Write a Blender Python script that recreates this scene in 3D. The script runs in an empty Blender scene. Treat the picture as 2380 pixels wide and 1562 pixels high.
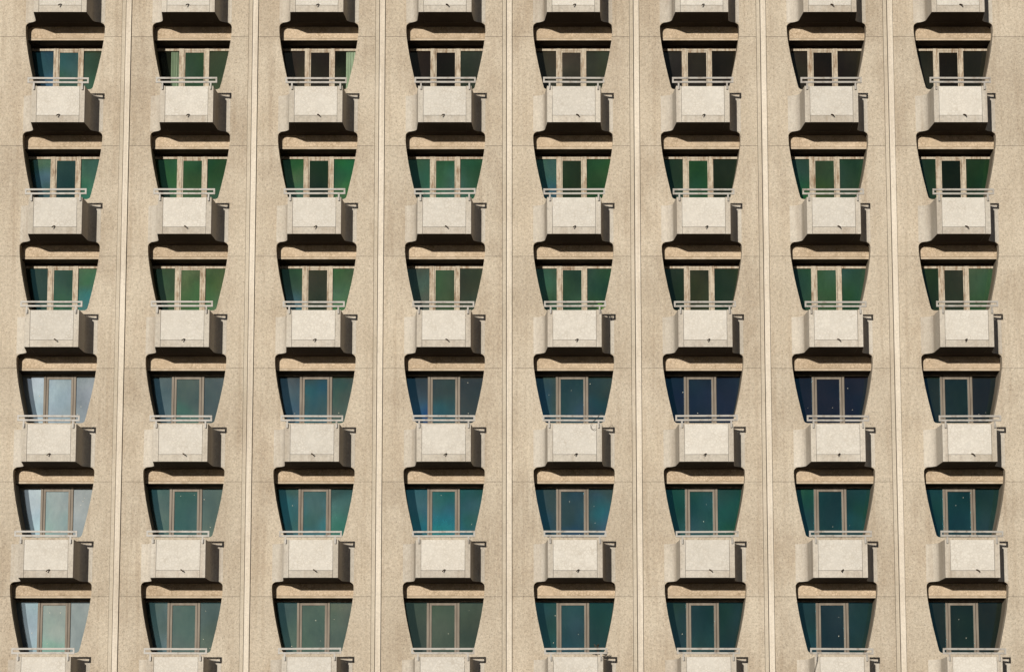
import bpy, bmesh, math, random
from mathutils import Vector
R = random.Random(7)
C = bpy.context.scene.collection
PX, PZ, Z0 = 3.2, 2.826, 23.70          # column pitch, storey pitch, level of the topmost joint
XL, XR = -14.8, 14.8

# ------------------------------------------------------------------ materials
def lin(h):
    o = []
    for i in (0, 2, 4):
        c = int(h[i:i+2], 16) / 255
        o.append(c/12.92 if c <= .04045 else ((c+.055)/1.055)**2.4)
    return o
class NT:
    def __init__(s, name):
        s.m = bpy.data.materials.new(name); s.m.use_nodes = True
        s.t = s.m.node_tree; s.t.nodes.clear()
        s.out = s.n('ShaderNodeOutputMaterial')
    def n(s, t, **k):
        x = s.t.nodes.new(t)
        for a, b in k.items(): setattr(x, a, b)
        return x
    def l(s, a, b): s.t.links.new(a, b)
    def pos(s, scale=(1, 1, 1)):
        g = s.n('ShaderNodeNewGeometry'); m = s.n('ShaderNodeMapping'); m.inputs['Scale'].default_value = scale
        s.l(g.outputs['Position'], m.inputs['Vector']); return m.outputs[0]
    def rng(s, v, lo, hi, a, b):
        r = s.n('ShaderNodeMapRange'); s.l(v, r.inputs[0])
        for i, q in enumerate((lo, hi, a, b)): r.inputs[i+1].default_value = q
        return r.outputs[0]
    def noise(s, vec, scale, detail=4, rough=.6, lo=.3, hi=.7, a=0., b=1.):
        x = s.n('ShaderNodeTexNoise'); x.inputs['Scale'].default_value = scale
        x.inputs['Detail'].default_value = detail; x.inputs['Roughness'].default_value = rough
        s.l(vec, x.inputs['Vector']); return s.rng(x.outputs['Fac'], lo, hi, a, b)
    def mix(s, f, a, b, mode='MIX'):
        x = s.n('ShaderNodeMix', data_type='RGBA', blend_type=mode)
        if isinstance(f, (int, float)): x.inputs[0].default_value = f
        else: s.l(f, x.inputs[0])
        for sock, v in ((x.inputs[6], a), (x.inputs[7], b)):
            if isinstance(v, (list, tuple)): sock.default_value = (*v[:3], 1)
            else: s.l(v, sock)
        return x.outputs[2]
    def scale(s, col, f):
        x = s.n('ShaderNodeVectorMath', operation='SCALE'); s.l(col, x.inputs[0])
        if isinstance(f, (int, float)): x.inputs['Scale'].default_value = f
        else: s.l(f, x.inputs['Scale'])
        return x.outputs[0]
    def math(s, op, a, b):
        x = s.n('ShaderNodeMath', operation=op)
        for i, v in enumerate((a, b)):
            if isinstance(v, (int, float)): x.inputs[i].default_value = v
            else: s.l(v, x.inputs[i])
        return x.outputs[0]
    def each(s, col, a, b):           # slight difference from one cast piece to the next
        o = s.n('ShaderNodeObjectInfo'); return s.scale(col, s.rng(o.outputs['Random'], 0, 1, a, b))
    def bsdf(s, col, rough=.9, bump=None, bs=.5, bd=.01, metal=0, spec=.2):
        p = s.n('ShaderNodeBsdfPrincipled'); p.inputs['Roughness'].default_value = rough
        p.inputs['Metallic'].default_value = metal; p.inputs['Specular IOR Level'].default_value = spec
        if isinstance(col, (list, tuple)): p.inputs['Base Color'].default_value = (*col[:3], 1)
        else: s.l(col, p.inputs['Base Color'])
        if bump is not None:
            b = s.n('ShaderNodeBump'); b.inputs['Strength'].default_value = bs; b.inputs['Distance'].default_value = bd
            s.l(bump, b.inputs['Height']); s.l(b.outputs[0], p.inputs['Normal'])
        s.l(p.outputs[0], s.out.inputs[0]); return s.m

def concrete(name, c1, c2, stain=(.20, .14, .088), stain_amt=.4, speck=.3, bump=True, var=(1, 1)):
    t = NT(name); P = t.pos()
    big = t.noise(P, .5, 3, .55, .35, .65)
    col = t.mix(big, c1, c2)
    st = t.noise(t.pos((1, 1, .5)), .7, 7, .75, .48, .70, 0, stain_amt)
    col = t.mix(st, col, stain)
    stk = t.noise(t.pos((3.6, 1, .14)), 1.7, 3, .6, .50, .74, 0, .30)
    col = t.mix(stk, col, stain)
    fine = t.noise(P, 14, 4, .95, .32, .68, 1-speck, 1+speck*.75)
    col = t.scale(col, fine)
    pit = t.noise(P, 27, 1, .6, .57, .72, 1, .64 if bump else .85)
    col = t.each(t.scale(col, pit), *var)
    return t.bsdf(col, .95, t.noise(P, 20, 2, .75, .2, .8) if bump else None, .5, .02)

def pebble(name, c1, c2, gap, sc=13, jit=.10, ga=.9, var=(1, 1)):
    t = NT(name); P = t.pos()
    w = t.n('ShaderNodeTexNoise'); w.inputs['Scale'].default_value = 9; w.inputs['Detail'].default_value = 1; t.l(P, w.inputs['Vector'])
    add = t.n('ShaderNodeVectorMath', operation='MULTIPLY_ADD'); t.l(w.outputs['Color'], add.inputs[0])
    add.inputs[1].default_value = (.05, .05, .05); t.l(P, add.inputs[2])
    e = t.n('ShaderNodeTexVoronoi', feature='DISTANCE_TO_EDGE'); e.inputs['Scale'].default_value = sc; t.l(add.outputs[0], e.inputs['Vector'])
    v = t.n('ShaderNodeTexVoronoi'); v.inputs['Scale'].default_value = sc; t.l(add.outputs[0], v.inputs['Vector'])
    sep = t.n('ShaderNodeSeparateColor'); t.l(v.outputs['Color'], sep.inputs[0])
    big = t.noise(P, 1.3, 5, .65, .3, .7)
    col = t.mix(big, c1, c2)
    col = t.scale(col, t.rng(sep.outputs[0], 0, 1, 1-jit, 1+jit))
    g = t.math('MULTIPLY', t.rng(e.outputs['Distance'], 0, .14, 1, 0), t.noise(P, 3.5, 3, .6, .3, .7, .1, ga))
    col = t.each(t.mix(g, col, gap), *var)
    return t.bsdf(col, .85)

M = {}
M['wall'] = concrete('exposed_aggregate_concrete', (.452, .392, .308), (.388, .328, .25), stain_amt=.45, speck=.31, var=(.955, 1.035))
M['balcony'] = concrete('balcony_concrete', (.455, .418, .36), (.40, .36, .30), stain_amt=.3, speck=.2, bump=False, var=(.93, 1.05))
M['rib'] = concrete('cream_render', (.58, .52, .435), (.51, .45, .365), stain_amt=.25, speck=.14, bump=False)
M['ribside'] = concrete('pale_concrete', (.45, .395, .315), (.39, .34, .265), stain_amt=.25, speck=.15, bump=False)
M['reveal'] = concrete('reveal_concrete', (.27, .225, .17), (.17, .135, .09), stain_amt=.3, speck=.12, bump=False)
M['grime_or_shade'] = concrete('shaded_soffit', (.06, .042, .027), (.035, .023, .014), stain=(.02, .013, .007), stain_amt=.5, speck=.15, bump=False)  # deep shade of the undersides put into the colour
M['panel'] = pebble('pale_pebbled_panel', (.505, .478, .428), (.47, .438, .385), (.35, .31, .255), 14, .05, .7, var=(.94, 1.05))
M['lintel'] = pebble('tan_pebbled_panel', (.46, .365, .262), (.39, .30, .205), (.21, .15, .09), 14, .10, var=(.93, 1.05))
t = NT('painted_trim'); P = t.pos()
M['trim'] = t.bsdf(t.mix(t.noise(P, 6, 4), (.46, .38, .285), (.32, .25, .17)), .8)
t = NT('peeling_cream_paint'); P = t.pos((4, 1, .7))
c = t.mix(t.noise(P, 4, 4, .7, .46, .67), (.40, .345, .265), (.19, .125, .075))
M['wood'] = t.bsdf(t.scale(c, t.noise(t.pos(), 18, 3, .6, .3, .7, .82, 1.12)), .75)
t = NT('weathered_aluminium'); P = t.pos((3, 1, .5))
M['alu'] = t.bsdf(t.mix(t.noise(P, 3, 4, .6), (.185, .155, .12), (.115, .09, .065)), .6, spec=.3)
t = NT('dark_frame_timber'); M['dark'] = t.bsdf(t.mix(t.noise(t.pos(), 12, 3), (.05, .032, .018), (.02, .014, .008)), .8)
t = NT('painted_steel'); P = t.pos()
c = t.mix(t.noise(P, 7, 5, .7, .50, .70), (.27, .25, .22), (.13, .10, .07))
M['steel'] = t.bsdf(c, .5, spec=.5)
t = NT('rusty_iron'); M['rust'] = t.bsdf(t.mix(t.noise(t.pos(), 20, 3), (.05, .028, .015), (.025, .015, .01)), .85)
t = NT('interior_plaster'); M['inside'] = t.bsdf(t.mix(t.noise(t.pos(), 1, 3), (.08, .06, .04), (.05, .04, .03)), .9)
t = NT('sheer_curtain'); M['curtain'] = t.bsdf(t.mix(t.noise(t.pos(), 2, 3), (.62, .70, .60), (.46, .54, .45)), .9)
t = NT('white_specks'); M['speck'] = t.bsdf(t.mix(t.noise(t.pos(), 9, 2), (.6, .56, .45), (.45, .41, .33)), .8)
t = NT('black_rubber'); M['cable'] = t.bsdf(t.mix(t.noise(t.pos(), 9, 2), (.03, .025, .02), (.05, .04, .03)), .7)
t = NT('young_leaf'); M['leaf'] = t.bsdf(t.mix(t.noise(t.pos(), 20, 2), (.06, .20, .02), (.12, .28, .05)), .7)
t = NT('ground_asphalt'); P = t.pos()
M['ground'] = t.bsdf(t.mix(t.noise(P, .2, 6, .7), (.045, .04, .035), (.07, .06, .05)), .95, t.noise(P, 30, 4), .3, .01)

# window glass: painted reflection colours, sheen and clarity read from each pane object
t = NT('painted_reflection_glass'); P = t.pos()
A = t.n('ShaderNodeAttribute', attribute_type='OBJECT', attribute_name='refl_a')
B = t.n('ShaderNodeAttribute', attribute_type='OBJECT', attribute_name='refl_b')
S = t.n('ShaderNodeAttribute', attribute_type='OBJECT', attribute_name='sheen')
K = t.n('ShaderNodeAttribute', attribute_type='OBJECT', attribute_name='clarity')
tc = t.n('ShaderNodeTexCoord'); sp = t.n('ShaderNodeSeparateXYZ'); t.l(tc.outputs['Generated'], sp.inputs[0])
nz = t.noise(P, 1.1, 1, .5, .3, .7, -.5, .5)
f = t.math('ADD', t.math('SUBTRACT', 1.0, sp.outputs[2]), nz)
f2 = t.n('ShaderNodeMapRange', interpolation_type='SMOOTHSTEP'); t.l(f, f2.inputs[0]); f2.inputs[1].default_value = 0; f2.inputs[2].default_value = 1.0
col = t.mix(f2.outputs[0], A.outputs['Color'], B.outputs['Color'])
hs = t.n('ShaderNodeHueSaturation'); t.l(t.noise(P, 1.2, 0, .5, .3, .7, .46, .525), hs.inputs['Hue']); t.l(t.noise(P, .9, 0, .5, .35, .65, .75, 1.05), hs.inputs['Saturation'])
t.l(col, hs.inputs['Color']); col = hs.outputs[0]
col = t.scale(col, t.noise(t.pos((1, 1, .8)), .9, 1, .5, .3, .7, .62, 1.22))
grime_or_shade = t.noise(t.pos((1, 1, .5)), 7, 5, .75, .35, .7, .84, 1.12)
col = t.scale(col, grime_or_shade)
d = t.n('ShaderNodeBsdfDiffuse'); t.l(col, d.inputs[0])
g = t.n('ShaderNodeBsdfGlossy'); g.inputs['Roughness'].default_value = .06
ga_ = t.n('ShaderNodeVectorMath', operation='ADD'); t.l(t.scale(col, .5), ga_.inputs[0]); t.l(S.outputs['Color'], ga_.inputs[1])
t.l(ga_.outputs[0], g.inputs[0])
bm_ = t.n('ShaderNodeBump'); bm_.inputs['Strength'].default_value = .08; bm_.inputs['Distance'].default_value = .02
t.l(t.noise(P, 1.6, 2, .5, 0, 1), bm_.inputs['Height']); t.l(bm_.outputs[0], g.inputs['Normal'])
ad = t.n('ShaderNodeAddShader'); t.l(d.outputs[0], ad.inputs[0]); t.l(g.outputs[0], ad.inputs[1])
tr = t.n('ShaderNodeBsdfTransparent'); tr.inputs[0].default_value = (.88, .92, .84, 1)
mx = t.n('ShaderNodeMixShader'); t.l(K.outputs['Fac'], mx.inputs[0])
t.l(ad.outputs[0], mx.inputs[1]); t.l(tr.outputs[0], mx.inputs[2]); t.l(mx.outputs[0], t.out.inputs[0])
M['glass'] = t.m

# ------------------------------------------------------------------ mesh helpers
class MB:
    def __init__(s): s.v = []; s.f = []
    def box(s, x0, x1, y0, y1, z0, z1):
        b = len(s.v)
        s.v += [(x, y, z) for z in (z0, z1) for y in (y0, y1) for x in (x0, x1)]
        s.f += [tuple(b+i for i in q) for q in ((0,2,3,1),(4,5,7,6),(0,1,5,4),(2,6,7,3),(0,4,6,2),(1,3,7,5))]
        return s
    def prism(s, poly, a, b, axis):       # poly of 2-D points, extruded along axis between a and b
        o = len(s.v); n = len(poly)
        def p3(p, h): return (p[0], h, p[1]) if axis == 'y' else (p[0], p[1], h)
        s.v += [p3(p, a) for p in poly] + [p3(p, b) for p in poly]
        s.f.append(tuple(range(o, o+n))); s.f.append(tuple(range(o+2*n-1, o+n-1, -1)))
        for i in range(n):
            j = (i+1) % n; s.f.append((o+j, o+i, o+n+i, o+n+j))
        return s
    def tube(s, pts, r, seg=8):
        o = len(s.v); pts = [Vector(p) for p in pts]
        for i, p in enumerate(pts):
            d = (pts[min(i+1, len(pts)-1)] - pts[max(i-1, 0)]).normalized()
            a = d.cross(Vector((0, 0, 1)) if abs(d.z) < .9 else Vector((1, 0, 0))).normalized(); b = d.cross(a)
            s.v += [tuple(p + r*(math.cos(k*2*math.pi/seg)*a + math.sin(k*2*math.pi/seg)*b)) for k in range(seg)]
        for i in range(len(pts)-1):
            for k in range(seg):
                k2 = (k+1) % seg; s.f.append((o+i*seg+k, o+i*seg+k2, o+(i+1)*seg+k2, o+(i+1)*seg+k))
        s.f.append(tuple(range(o, o+seg))); e = o+(len(pts)-1)*seg; s.f.append(tuple(range(e+seg-1, e-1, -1)))
        return s
    def mesh(s, name, mat, under=None, under_top=None):
        me = bpy.data.meshes.new(name); me.from_pydata(s.v, [], s.f)
        bm = bmesh.new(); bm.from_mesh(me); bmesh.ops.recalc_face_normals(bm, faces=bm.faces); bm.to_mesh(me); bm.free()
        me.materials.append(M[mat])
        if under:                          # shade painted dark onto the faces that look down
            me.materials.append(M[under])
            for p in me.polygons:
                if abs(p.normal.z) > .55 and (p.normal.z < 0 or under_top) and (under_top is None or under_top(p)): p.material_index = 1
        return me
def put(name, me, parent=None, loc=(0, 0, 0)):
    o = bpy.data.objects.new(name, me); C.objects.link(o); o.location = loc
    if parent: o.parent = parent
    return o

# outline of an opening, local to its joint level (z = 0)
PR = [(.25, 1.0), (.12, .998), (0, .988), (-.2, .962), (-.45, .922), (-.75, .862), (-1.0, .806), (-1.22, .755), (-1.28, .738)]
TOP, BOT = .36, -1.37
def half_low():      # from z = 0 down to the middle of the bottom edge (right side)
    p = [(x, z) for z, x in PR if z <= 0]
    for k in range(1, 7):
        a = k/6*math.pi/2; p.append((.738-.10*(1-math.cos(a)), -1.28-.09*math.sin(a)))
    return p
def half_top():      # from z = 0 up to the top edge (right side)
    p = [(x, z) for z, x in reversed(PR) if z >= 0]
    for k in range(1, 7):
        a = k/6*math.pi/2; p.append((1.0-.12*(1-math.cos(a)), .25+.11*math.sin(a)))
    return p
def panel_mesh(l, r, up=True, low=True):
    g = .0036; poly = []
    H = half_low(); T = half_top()
    poly.append((-l, -g))
    if up:
        L = [(H[0][0], -g)] + H[1:]
        poly += [(-x, z) for x, z in L] + [(x, z) for x, z in reversed(L)]
    poly.append((r, -g)); poly.append((r, -PZ+g))
    if low:
        L = [(T[0][0], -PZ+g)] + [(x, z-PZ) for x, z in T[1:]]
        poly += L + [(-x, z) for x, z in reversed(L)]
    poly.append((-l, -PZ+g))
    return MB().prism(poly, 0, .30, 'y').mesh('wall_panel', 'wall', 'grime_or_shade')

bld = bpy.data.objects.new('apartment_building', None); C.objects.link(bld)
bld['label'] = 'beige concrete tower block facade with stacked tapered windows and small box balconies'
bld['category'] = 'building'

cols = [(k-3.5)*PX for k in range(8)]
cache = {}
for i in range(-1, 6):
    for k in range(8):
        l = 2.8+.8 if k == 0 else PX/2-.072
        r = 2.8+.8 if k == 7 else PX/2-.175
        key = (k == 0, k == 7, i >= 0, i < 5)
        if key not in cache: cache[key] = panel_mesh(l, r, i >= 0, i < 5)
        put('wall_panel', cache[key], bld, (cols[k], 0, Z0-i*PZ))
zb, zt = Z0-6*PZ, Z0+PZ
put('lower_wall', MB().box(XL, XR, 0, .3, 0, zb-.009).mesh('lower_wall', 'wall'), bld)
put('upper_wall', MB().box(XL, XR, 0, .3, zt+.009, zt+7).mesh('upper_wall', 'wall'), bld)
core = MB().box(XL, XR, 1.9, 14, 0, zt+6.9).box(XL, XL+.3, .3, 1.9, 0, zt+6.9).box(XR-.3, XR, .3, 1.9, 0, zt+6.9).box(XL+.3, XR-.3, .3, 1.9, zt+6.6, zt+6.9)
put('building_core', core.mesh('building_core', 'inside'), bld)
# vertical ribs
rib_me = MB().box(-.062, .066, -.06, .31, 0, zt+7.05).mesh('vertical_rib', 'rib')
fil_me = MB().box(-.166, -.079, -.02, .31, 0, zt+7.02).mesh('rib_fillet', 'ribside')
for k in range(7):
    x = (k-3)*PX
    r = put('vertical_rib', rib_me, bld, (x, 0, 0)); put('side_fillet', fil_me, r)

# ------------------------------------------------------------------ recess, lintel
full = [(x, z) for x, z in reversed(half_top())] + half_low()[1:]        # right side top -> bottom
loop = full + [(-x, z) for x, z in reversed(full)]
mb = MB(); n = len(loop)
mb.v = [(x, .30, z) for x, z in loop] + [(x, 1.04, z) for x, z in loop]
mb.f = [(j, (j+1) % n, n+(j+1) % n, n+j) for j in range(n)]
recess_me = mb.mesh('window_recess', 'reveal', 'grime_or_shade', lambda p: p.center.z > 0)
lintel_me = MB().box(-1.03, 1.03, .36, .88, .058, TOP+.02).mesh('lintel', 'lintel', 'grime_or_shade')
trim_me = MB().box(-1.03, 1.03, .345, .87, .0, .048).mesh('lintel_edge', 'trim', 'grime_or_shade')
ZB = -1.46; W = .04          # W sets the windows a little deeper in the recess
def frame_old():
    m = MB().box(-1.05, 1.05, .85+W, .93+W, -.125, -.065).box(-1.05, 1.05, .85+W, .93+W, ZB, ZB+.07)
    for x, w in ((-.345, .060), (.305, .054)): m.box(x-w, x+w, .835+W, .925+W, ZB+.07, -.065)
    return m.mesh('window', 'wood')
def sash_old():
    a, b = -.285, .251
    return MB().box(a+.006, a+.032, .865+W, .90+W, ZB+.07, -.125).box(b-.032, b-.006, .865+W, .90+W, ZB+.07, -.125).box(a+.032, b-.032, .865+W, .90+W, -.165, -.13).mesh('sash', 'wood')
def frame_new():
    m = MB().box(-1.05, 1.05, .85+W, .93+W, -.05, .0).box(-1.05, 1.05, .85+W, .93+W, ZB, ZB+.07)
    for x in (-.405, .345): m.box(x-.028, x+.028, .84+W, .925+W, ZB+.07, -.05)
    return m.mesh('window', 'alu')
def sash_new():
    a, b = -.365, .305
    m = MB().box(a, a+.052, .85+W, .90+W, ZB+.07, -.06).box(b-.052, b, .85+W, .90+W, ZB+.07, -.06).box(a+.052, b-.052, .85+W, .90+W, -.125, -.06)
    return m.mesh('sash', 'alu')
FO, SO, FN, SN = frame_old(), sash_old(), frame_new(), sash_new()
topbar = MB().box(-1.04, 1.04, .845+W, .90+W, -.0645, -.001).mesh('head_strip', 'dark')
def pane_me(a, b, y=.888):
    y += W; m = MB(); m.v = [(a, y, ZB+.03), (b, y, ZB+.03), (b, y, -.03), (a, y, -.03)]; m.f = [(0, 1, 2, 3)]
    return m.mesh('pane', 'glass')
PO = [pane_me(-1.05, -.40), pane_me(-.26, .23, .884), pane_me(.36, 1.05)]
PN = [pane_me(-1.05, -.42), pane_me(-.33, .27, .884), pane_me(.36, 1.05)]

# two reflection colours (upper, lower) per pane, painted in as seen in sunlight
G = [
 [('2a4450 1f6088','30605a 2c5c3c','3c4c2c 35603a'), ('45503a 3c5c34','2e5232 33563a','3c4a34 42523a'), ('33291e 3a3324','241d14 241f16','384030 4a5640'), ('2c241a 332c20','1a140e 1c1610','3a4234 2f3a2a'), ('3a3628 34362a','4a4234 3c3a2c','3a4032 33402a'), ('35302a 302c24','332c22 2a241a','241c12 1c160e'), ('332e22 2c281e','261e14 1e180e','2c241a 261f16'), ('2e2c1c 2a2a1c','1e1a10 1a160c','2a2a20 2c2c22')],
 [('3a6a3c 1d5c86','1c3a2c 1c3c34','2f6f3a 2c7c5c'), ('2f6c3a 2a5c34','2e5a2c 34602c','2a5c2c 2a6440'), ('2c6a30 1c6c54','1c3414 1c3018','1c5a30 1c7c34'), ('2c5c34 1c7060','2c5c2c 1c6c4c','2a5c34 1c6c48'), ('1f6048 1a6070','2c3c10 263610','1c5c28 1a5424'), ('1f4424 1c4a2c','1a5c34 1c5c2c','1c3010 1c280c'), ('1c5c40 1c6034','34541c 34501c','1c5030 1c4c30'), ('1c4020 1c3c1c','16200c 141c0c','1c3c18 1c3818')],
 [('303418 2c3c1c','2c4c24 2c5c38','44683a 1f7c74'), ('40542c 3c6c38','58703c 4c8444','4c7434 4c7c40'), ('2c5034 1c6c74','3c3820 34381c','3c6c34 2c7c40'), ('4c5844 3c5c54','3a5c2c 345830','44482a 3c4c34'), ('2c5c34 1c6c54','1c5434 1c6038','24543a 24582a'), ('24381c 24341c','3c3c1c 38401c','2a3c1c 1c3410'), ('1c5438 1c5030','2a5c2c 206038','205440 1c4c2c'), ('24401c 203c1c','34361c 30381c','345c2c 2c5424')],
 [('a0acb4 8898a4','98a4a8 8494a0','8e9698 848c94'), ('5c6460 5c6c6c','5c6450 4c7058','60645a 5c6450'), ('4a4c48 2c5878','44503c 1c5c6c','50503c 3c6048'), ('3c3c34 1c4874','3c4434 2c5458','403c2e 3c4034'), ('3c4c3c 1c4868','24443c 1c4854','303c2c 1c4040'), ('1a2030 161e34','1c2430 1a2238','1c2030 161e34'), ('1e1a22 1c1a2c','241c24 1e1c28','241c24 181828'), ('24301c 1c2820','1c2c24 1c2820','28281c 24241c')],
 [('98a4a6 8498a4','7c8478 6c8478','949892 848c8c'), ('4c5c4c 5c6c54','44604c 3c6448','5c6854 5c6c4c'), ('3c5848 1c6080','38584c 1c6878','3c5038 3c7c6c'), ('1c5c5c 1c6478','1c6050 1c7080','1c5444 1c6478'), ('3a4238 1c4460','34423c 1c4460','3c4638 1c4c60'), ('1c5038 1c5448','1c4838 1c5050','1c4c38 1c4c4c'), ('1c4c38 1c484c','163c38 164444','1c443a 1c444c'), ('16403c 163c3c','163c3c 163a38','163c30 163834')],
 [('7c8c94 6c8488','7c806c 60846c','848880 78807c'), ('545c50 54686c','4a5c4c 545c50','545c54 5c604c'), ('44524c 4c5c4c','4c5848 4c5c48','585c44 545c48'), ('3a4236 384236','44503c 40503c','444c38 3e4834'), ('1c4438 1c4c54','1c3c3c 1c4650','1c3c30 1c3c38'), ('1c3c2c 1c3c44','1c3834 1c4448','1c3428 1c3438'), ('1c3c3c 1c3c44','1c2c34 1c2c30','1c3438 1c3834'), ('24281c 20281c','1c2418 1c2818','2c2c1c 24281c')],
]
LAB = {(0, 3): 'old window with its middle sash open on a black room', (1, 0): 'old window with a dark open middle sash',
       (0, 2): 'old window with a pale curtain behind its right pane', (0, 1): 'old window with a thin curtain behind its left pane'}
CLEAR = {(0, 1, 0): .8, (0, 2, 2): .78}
SHEEN = [(.022, .026, .020), (.010, .034, .028), (.014, .036, .030), (.014, .055, .080), (.012, .062, .078), (.014, .050, .058)]  # reflected sky colour painted into the gloss, one per row
def specks(seed):
    r = random.Random(seed); m = MB()
    for _ in range(r.randint(2, 5)):
        x = r.choice((-.62, -.5, -.12, .1, .5, .62)) + r.uniform(-.08, .08); z = r.choice((-.35, -.95, -1.1)) + r.uniform(-.2, .15); w = r.uniform(.005, .010)
        m.prism([(x+w*math.cos(a*math.pi/4), z+w*math.sin(a*math.pi/4)) for a in range(8)], .878+W, .882+W, 'y')
    return m.mesh('paint_specks', 'speck')
for i in range(6):
    for k in range(8):
        loc = (cols[k], 0, Z0-i*PZ)
        put('window_recess', recess_me, bld, loc)
        li = put('lintel', lintel_me, bld, loc); put('lintel_edge', trim_me, li)
        old = i < 3
        w = put('window', FO if old else FN, bld, loc)
        w['label'] = LAB.get((i, k), 'three pane window in a peeling cream timber frame' if old else 'three pane window in a narrow grey metal frame')
        s = put('sash', SO if old else SN, w)
        if old: put('head_strip', topbar, w)
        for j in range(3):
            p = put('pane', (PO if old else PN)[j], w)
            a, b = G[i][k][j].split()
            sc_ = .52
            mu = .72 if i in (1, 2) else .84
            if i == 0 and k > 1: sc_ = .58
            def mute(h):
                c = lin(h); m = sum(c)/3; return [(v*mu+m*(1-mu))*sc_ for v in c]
            p['refl_a'] = mute(a); p['refl_b'] = mute(b); p['clarity'] = CLEAR.get((i, k, j), .1)
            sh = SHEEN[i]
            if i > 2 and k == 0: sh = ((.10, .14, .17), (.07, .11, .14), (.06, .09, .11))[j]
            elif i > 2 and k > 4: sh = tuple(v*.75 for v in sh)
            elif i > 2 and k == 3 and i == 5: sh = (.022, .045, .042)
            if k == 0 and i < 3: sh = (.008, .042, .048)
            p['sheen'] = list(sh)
        if not old: put('paint_specks', specks(i*10+k), w)

# ------------------------------------------------------------------ balconies
BT, BB, DY = -1.54, TOP-PZ, -.98
def side(s):
    p = [(.535, DY), (.660, DY), (.708, -.28)]
    for q in range(1, 11):
        a = q/10*math.pi/2; p.append((1.0-.292*math.cos(a), -.28+.276*math.sin(a)))
    p += [(1.0, .03), (.535, .03)]
    return [(s*x, y) for x, y in p]
mb = MB().prism(side(1), BB, BT, 'z').prism(side(-1), BB, BT, 'z')
mb.box(-.534, .534, -.90, .03, BB+.002, BB+.12).box(-.527, .527, DY+.003, -.90, BB+.002, BB+.172)
bal_me = mb.mesh('balcony', 'balcony', 'grime_or_shade')
fp_me = MB().box(-.527, .527, DY+.006, -.89, BB+.180, BT-.008).mesh('front_panel', 'panel')
mb = MB(); a, z0, z1 = .76, -1.482, -1.335
mb.box(-a, a, -1.045, -1.005, z1-.045, z1).box(-a, a, -1.045, -1.005, z0, z0+.045)
for x in (-a, a-.04): mb.box(x, x+.04, -1.043, -1.007, z0+.045, z1-.045)
for x in (-.60, .60): mb.box(x-.02, x+.02, -1.04, -1.01, z0-.16, z0).box(x-.02, x+.02, -1.01, -.97, z0-.15, z0-.11)
rail_me = mb.mesh('railing', 'steel')
sp_me = [MB().tube([(0, -.95, .01), (.0, -1.02, .005), (.03*s, -1.07, -.015), (.055*s, -1.10, -.045)], .014).mesh('drain_spout', 'rust') for s in (-1, 1)]
for i in range(-1, 6):
    for k in range(8):
        b = put('balcony', bal_me, bld, (cols[k]+R.uniform(-.008, .008), 0, Z0-i*PZ))
        fp = put('front_panel', fp_me, b)
        rl = put('railing', rail_me, b, (R.uniform(-.015, .015), 0, R.uniform(-.006, .006))); rl.rotation_euler = (0, R.uniform(-.006, .006), 0)
        put('drain_spout', R.choice(sp_me), b, (R.uniform(-.02, .1), 0, BB+.185))

# ------------------------------------------------------------------ loose things
def tag(o, label, cat, group=None):
    o['label'] = label; o['category'] = cat
    if group: o['group'] = group
def curtain(x0, x1, z0, z1, lab):
    n = 40; mb = MB()
    for q in range(n+1):
        x = (x1-x0)*q/n; y = .025*math.sin(q*1.35) + .008*math.sin(q*.5)
        mb.v += [(x, y, 0), (x*(1+.05*math.sin(q)), y*1.3, z0-z1)]
    mb.f = [(2*q, 2*q+1, 2*q+3, 2*q+2) for q in range(n)]
    o = put('curtain', mb.mesh('curtain', 'curtain'), None, (x0, .935+W, z1)); tag(o, lab, 'curtain', 'curtains behind the windows'); return o
def cz(i): return Z0-i*PZ
curtain(cols[1]-.62, cols[1]-.43, cz(0)-1.3, cz(0)-.05, 'thin pale curtain behind left pane of top row window, second column from left')
curtain(cols[2]+.64, cols[2]+.98, cz(0)-1.4, cz(0)-.05, 'pale green curtain behind right pane of top row window, third column from left')
x = cols[4]; z = cz(3)
mb = MB().tube([(.70, -1.06, -1.35), (.66, -1.06, -1.27), (.60, -1.06, -1.33), (.55, -1.07, -1.40), (.44, -1.07, -1.50), (.38, -1.07, -1.59), (.39, -1.08, -1.67), (.46, -1.07, -1.70), (.50, -1.07, -1.66)], .006, 6)
tag(put('cable', mb.mesh('cable', 'cable'), None, (x, 0, z)), 'thin black cable looped over the railing of a fifth column balcony', 'cable')
mb = MB().tube([(0, 0, 0), (-.03, .0, -.2), (-.10, 0, -.45), (-.13, 0, -.7)], .006, 6)
tag(put('cable', mb.mesh('cable', 'cable'), None, (cols[6]-.58, -1.06, cz(5)-1.46)), 'thin black cable hanging beside the lowest balcony, second column from right', 'cable')
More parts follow.
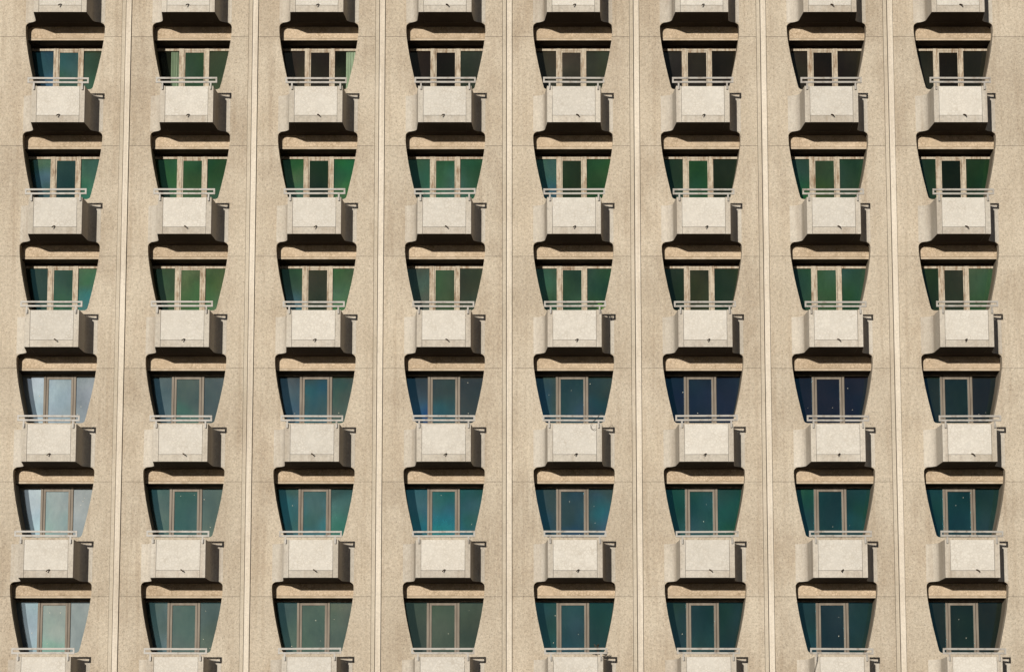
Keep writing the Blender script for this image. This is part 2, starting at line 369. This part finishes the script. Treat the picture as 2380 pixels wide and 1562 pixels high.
def sprig(x, y, z, h, nl, mat, lab, seed):
    r = random.Random(seed); mb = MB().tube([(0, 0, 0), (.01, 0, h*.5), (.0, 0, h)], .005, 5)
    for q in range(nl):
        root = Vector((0, 0, r.uniform(.15, .95)*h))
        c = root + Vector((r.gauss(0, h*.2), r.gauss(0, .03), r.uniform(0, .3)*h)); L = .028
        u = (c-root).normalized()*L; v = Vector((-u.z, .01, u.x))*.45
        b = len(mb.v); mb.v += [tuple(root), tuple(c-v), tuple(c+u), tuple(c+v)]; mb.f.append((b, b+1, b+2, b+3))
    tag(put('balcony_plant', mb.mesh('balcony_plant', mat), None, (x, y, z)), lab, 'plant')
sprig(cols[4]+.66, -.96, cz(2)-1.545, .18, 26, 'leaf', 'small bright green sprig at a balcony corner in the fifth column', 1)
sprig(cols[4]+.52, -.92, cz(5)-1.545, .26, 40, 'cable', 'dark withered plant behind the lowest railing, fifth column from left', 2)

# ------------------------------------------------------------------ ground, camera, light
g = put('ground', MB().box(-1500, 1500, -1500, 1500, -.5, 0).mesh('ground', 'ground')); g['kind'] = 'structure'

cam = bpy.data.cameras.new('camera'); co = bpy.data.objects.new('camera', cam); C.objects.link(co)
co.location = (.07, -78.1, 1.7); co.rotation_euler = (math.radians(90+10.4), 0, 0)
cam.sensor_width = 36; cam.lens = 36*7446/2380; cam.clip_end = 5000
bpy.context.scene.camera = co

AZ, EL = math.radians(14.5), math.radians(7.2)
sd = Vector((-math.sin(AZ)*math.cos(EL), -math.cos(AZ)*math.cos(EL), math.sin(EL)))
L = bpy.data.lights.new('sun', 'SUN'); L.energy = 5.0; L.angle = math.radians(.5); L.color = (1, .945, .86)
lo = bpy.data.objects.new('sun', L); C.objects.link(lo); lo.rotation_euler = (-sd).to_track_quat('-Z', 'Y').to_euler(); lo.location = (-20, -60, 40)
w = bpy.data.worlds.new('World'); bpy.context.scene.world = w; w.use_nodes = True
nt = w.node_tree; bg = nt.nodes['Background']; sky = nt.nodes.new('ShaderNodeTexSky'); sky.sky_type = 'NISHITA'
sky.sun_disc = False; sky.sun_elevation = EL; sky.sun_rotation = math.atan2(sd.x, sd.y)
sky.air_density = .4; sky.dust_density = .5; sky.altitude = 600
nt.links.new(sky.outputs[0], bg.inputs[0]); bg.inputs[1].default_value = .05
sc = bpy.context.scene; sc.view_settings.view_transform = 'Standard'; sc.view_settings.look = 'None'; sc.view_settings.exposure = 0
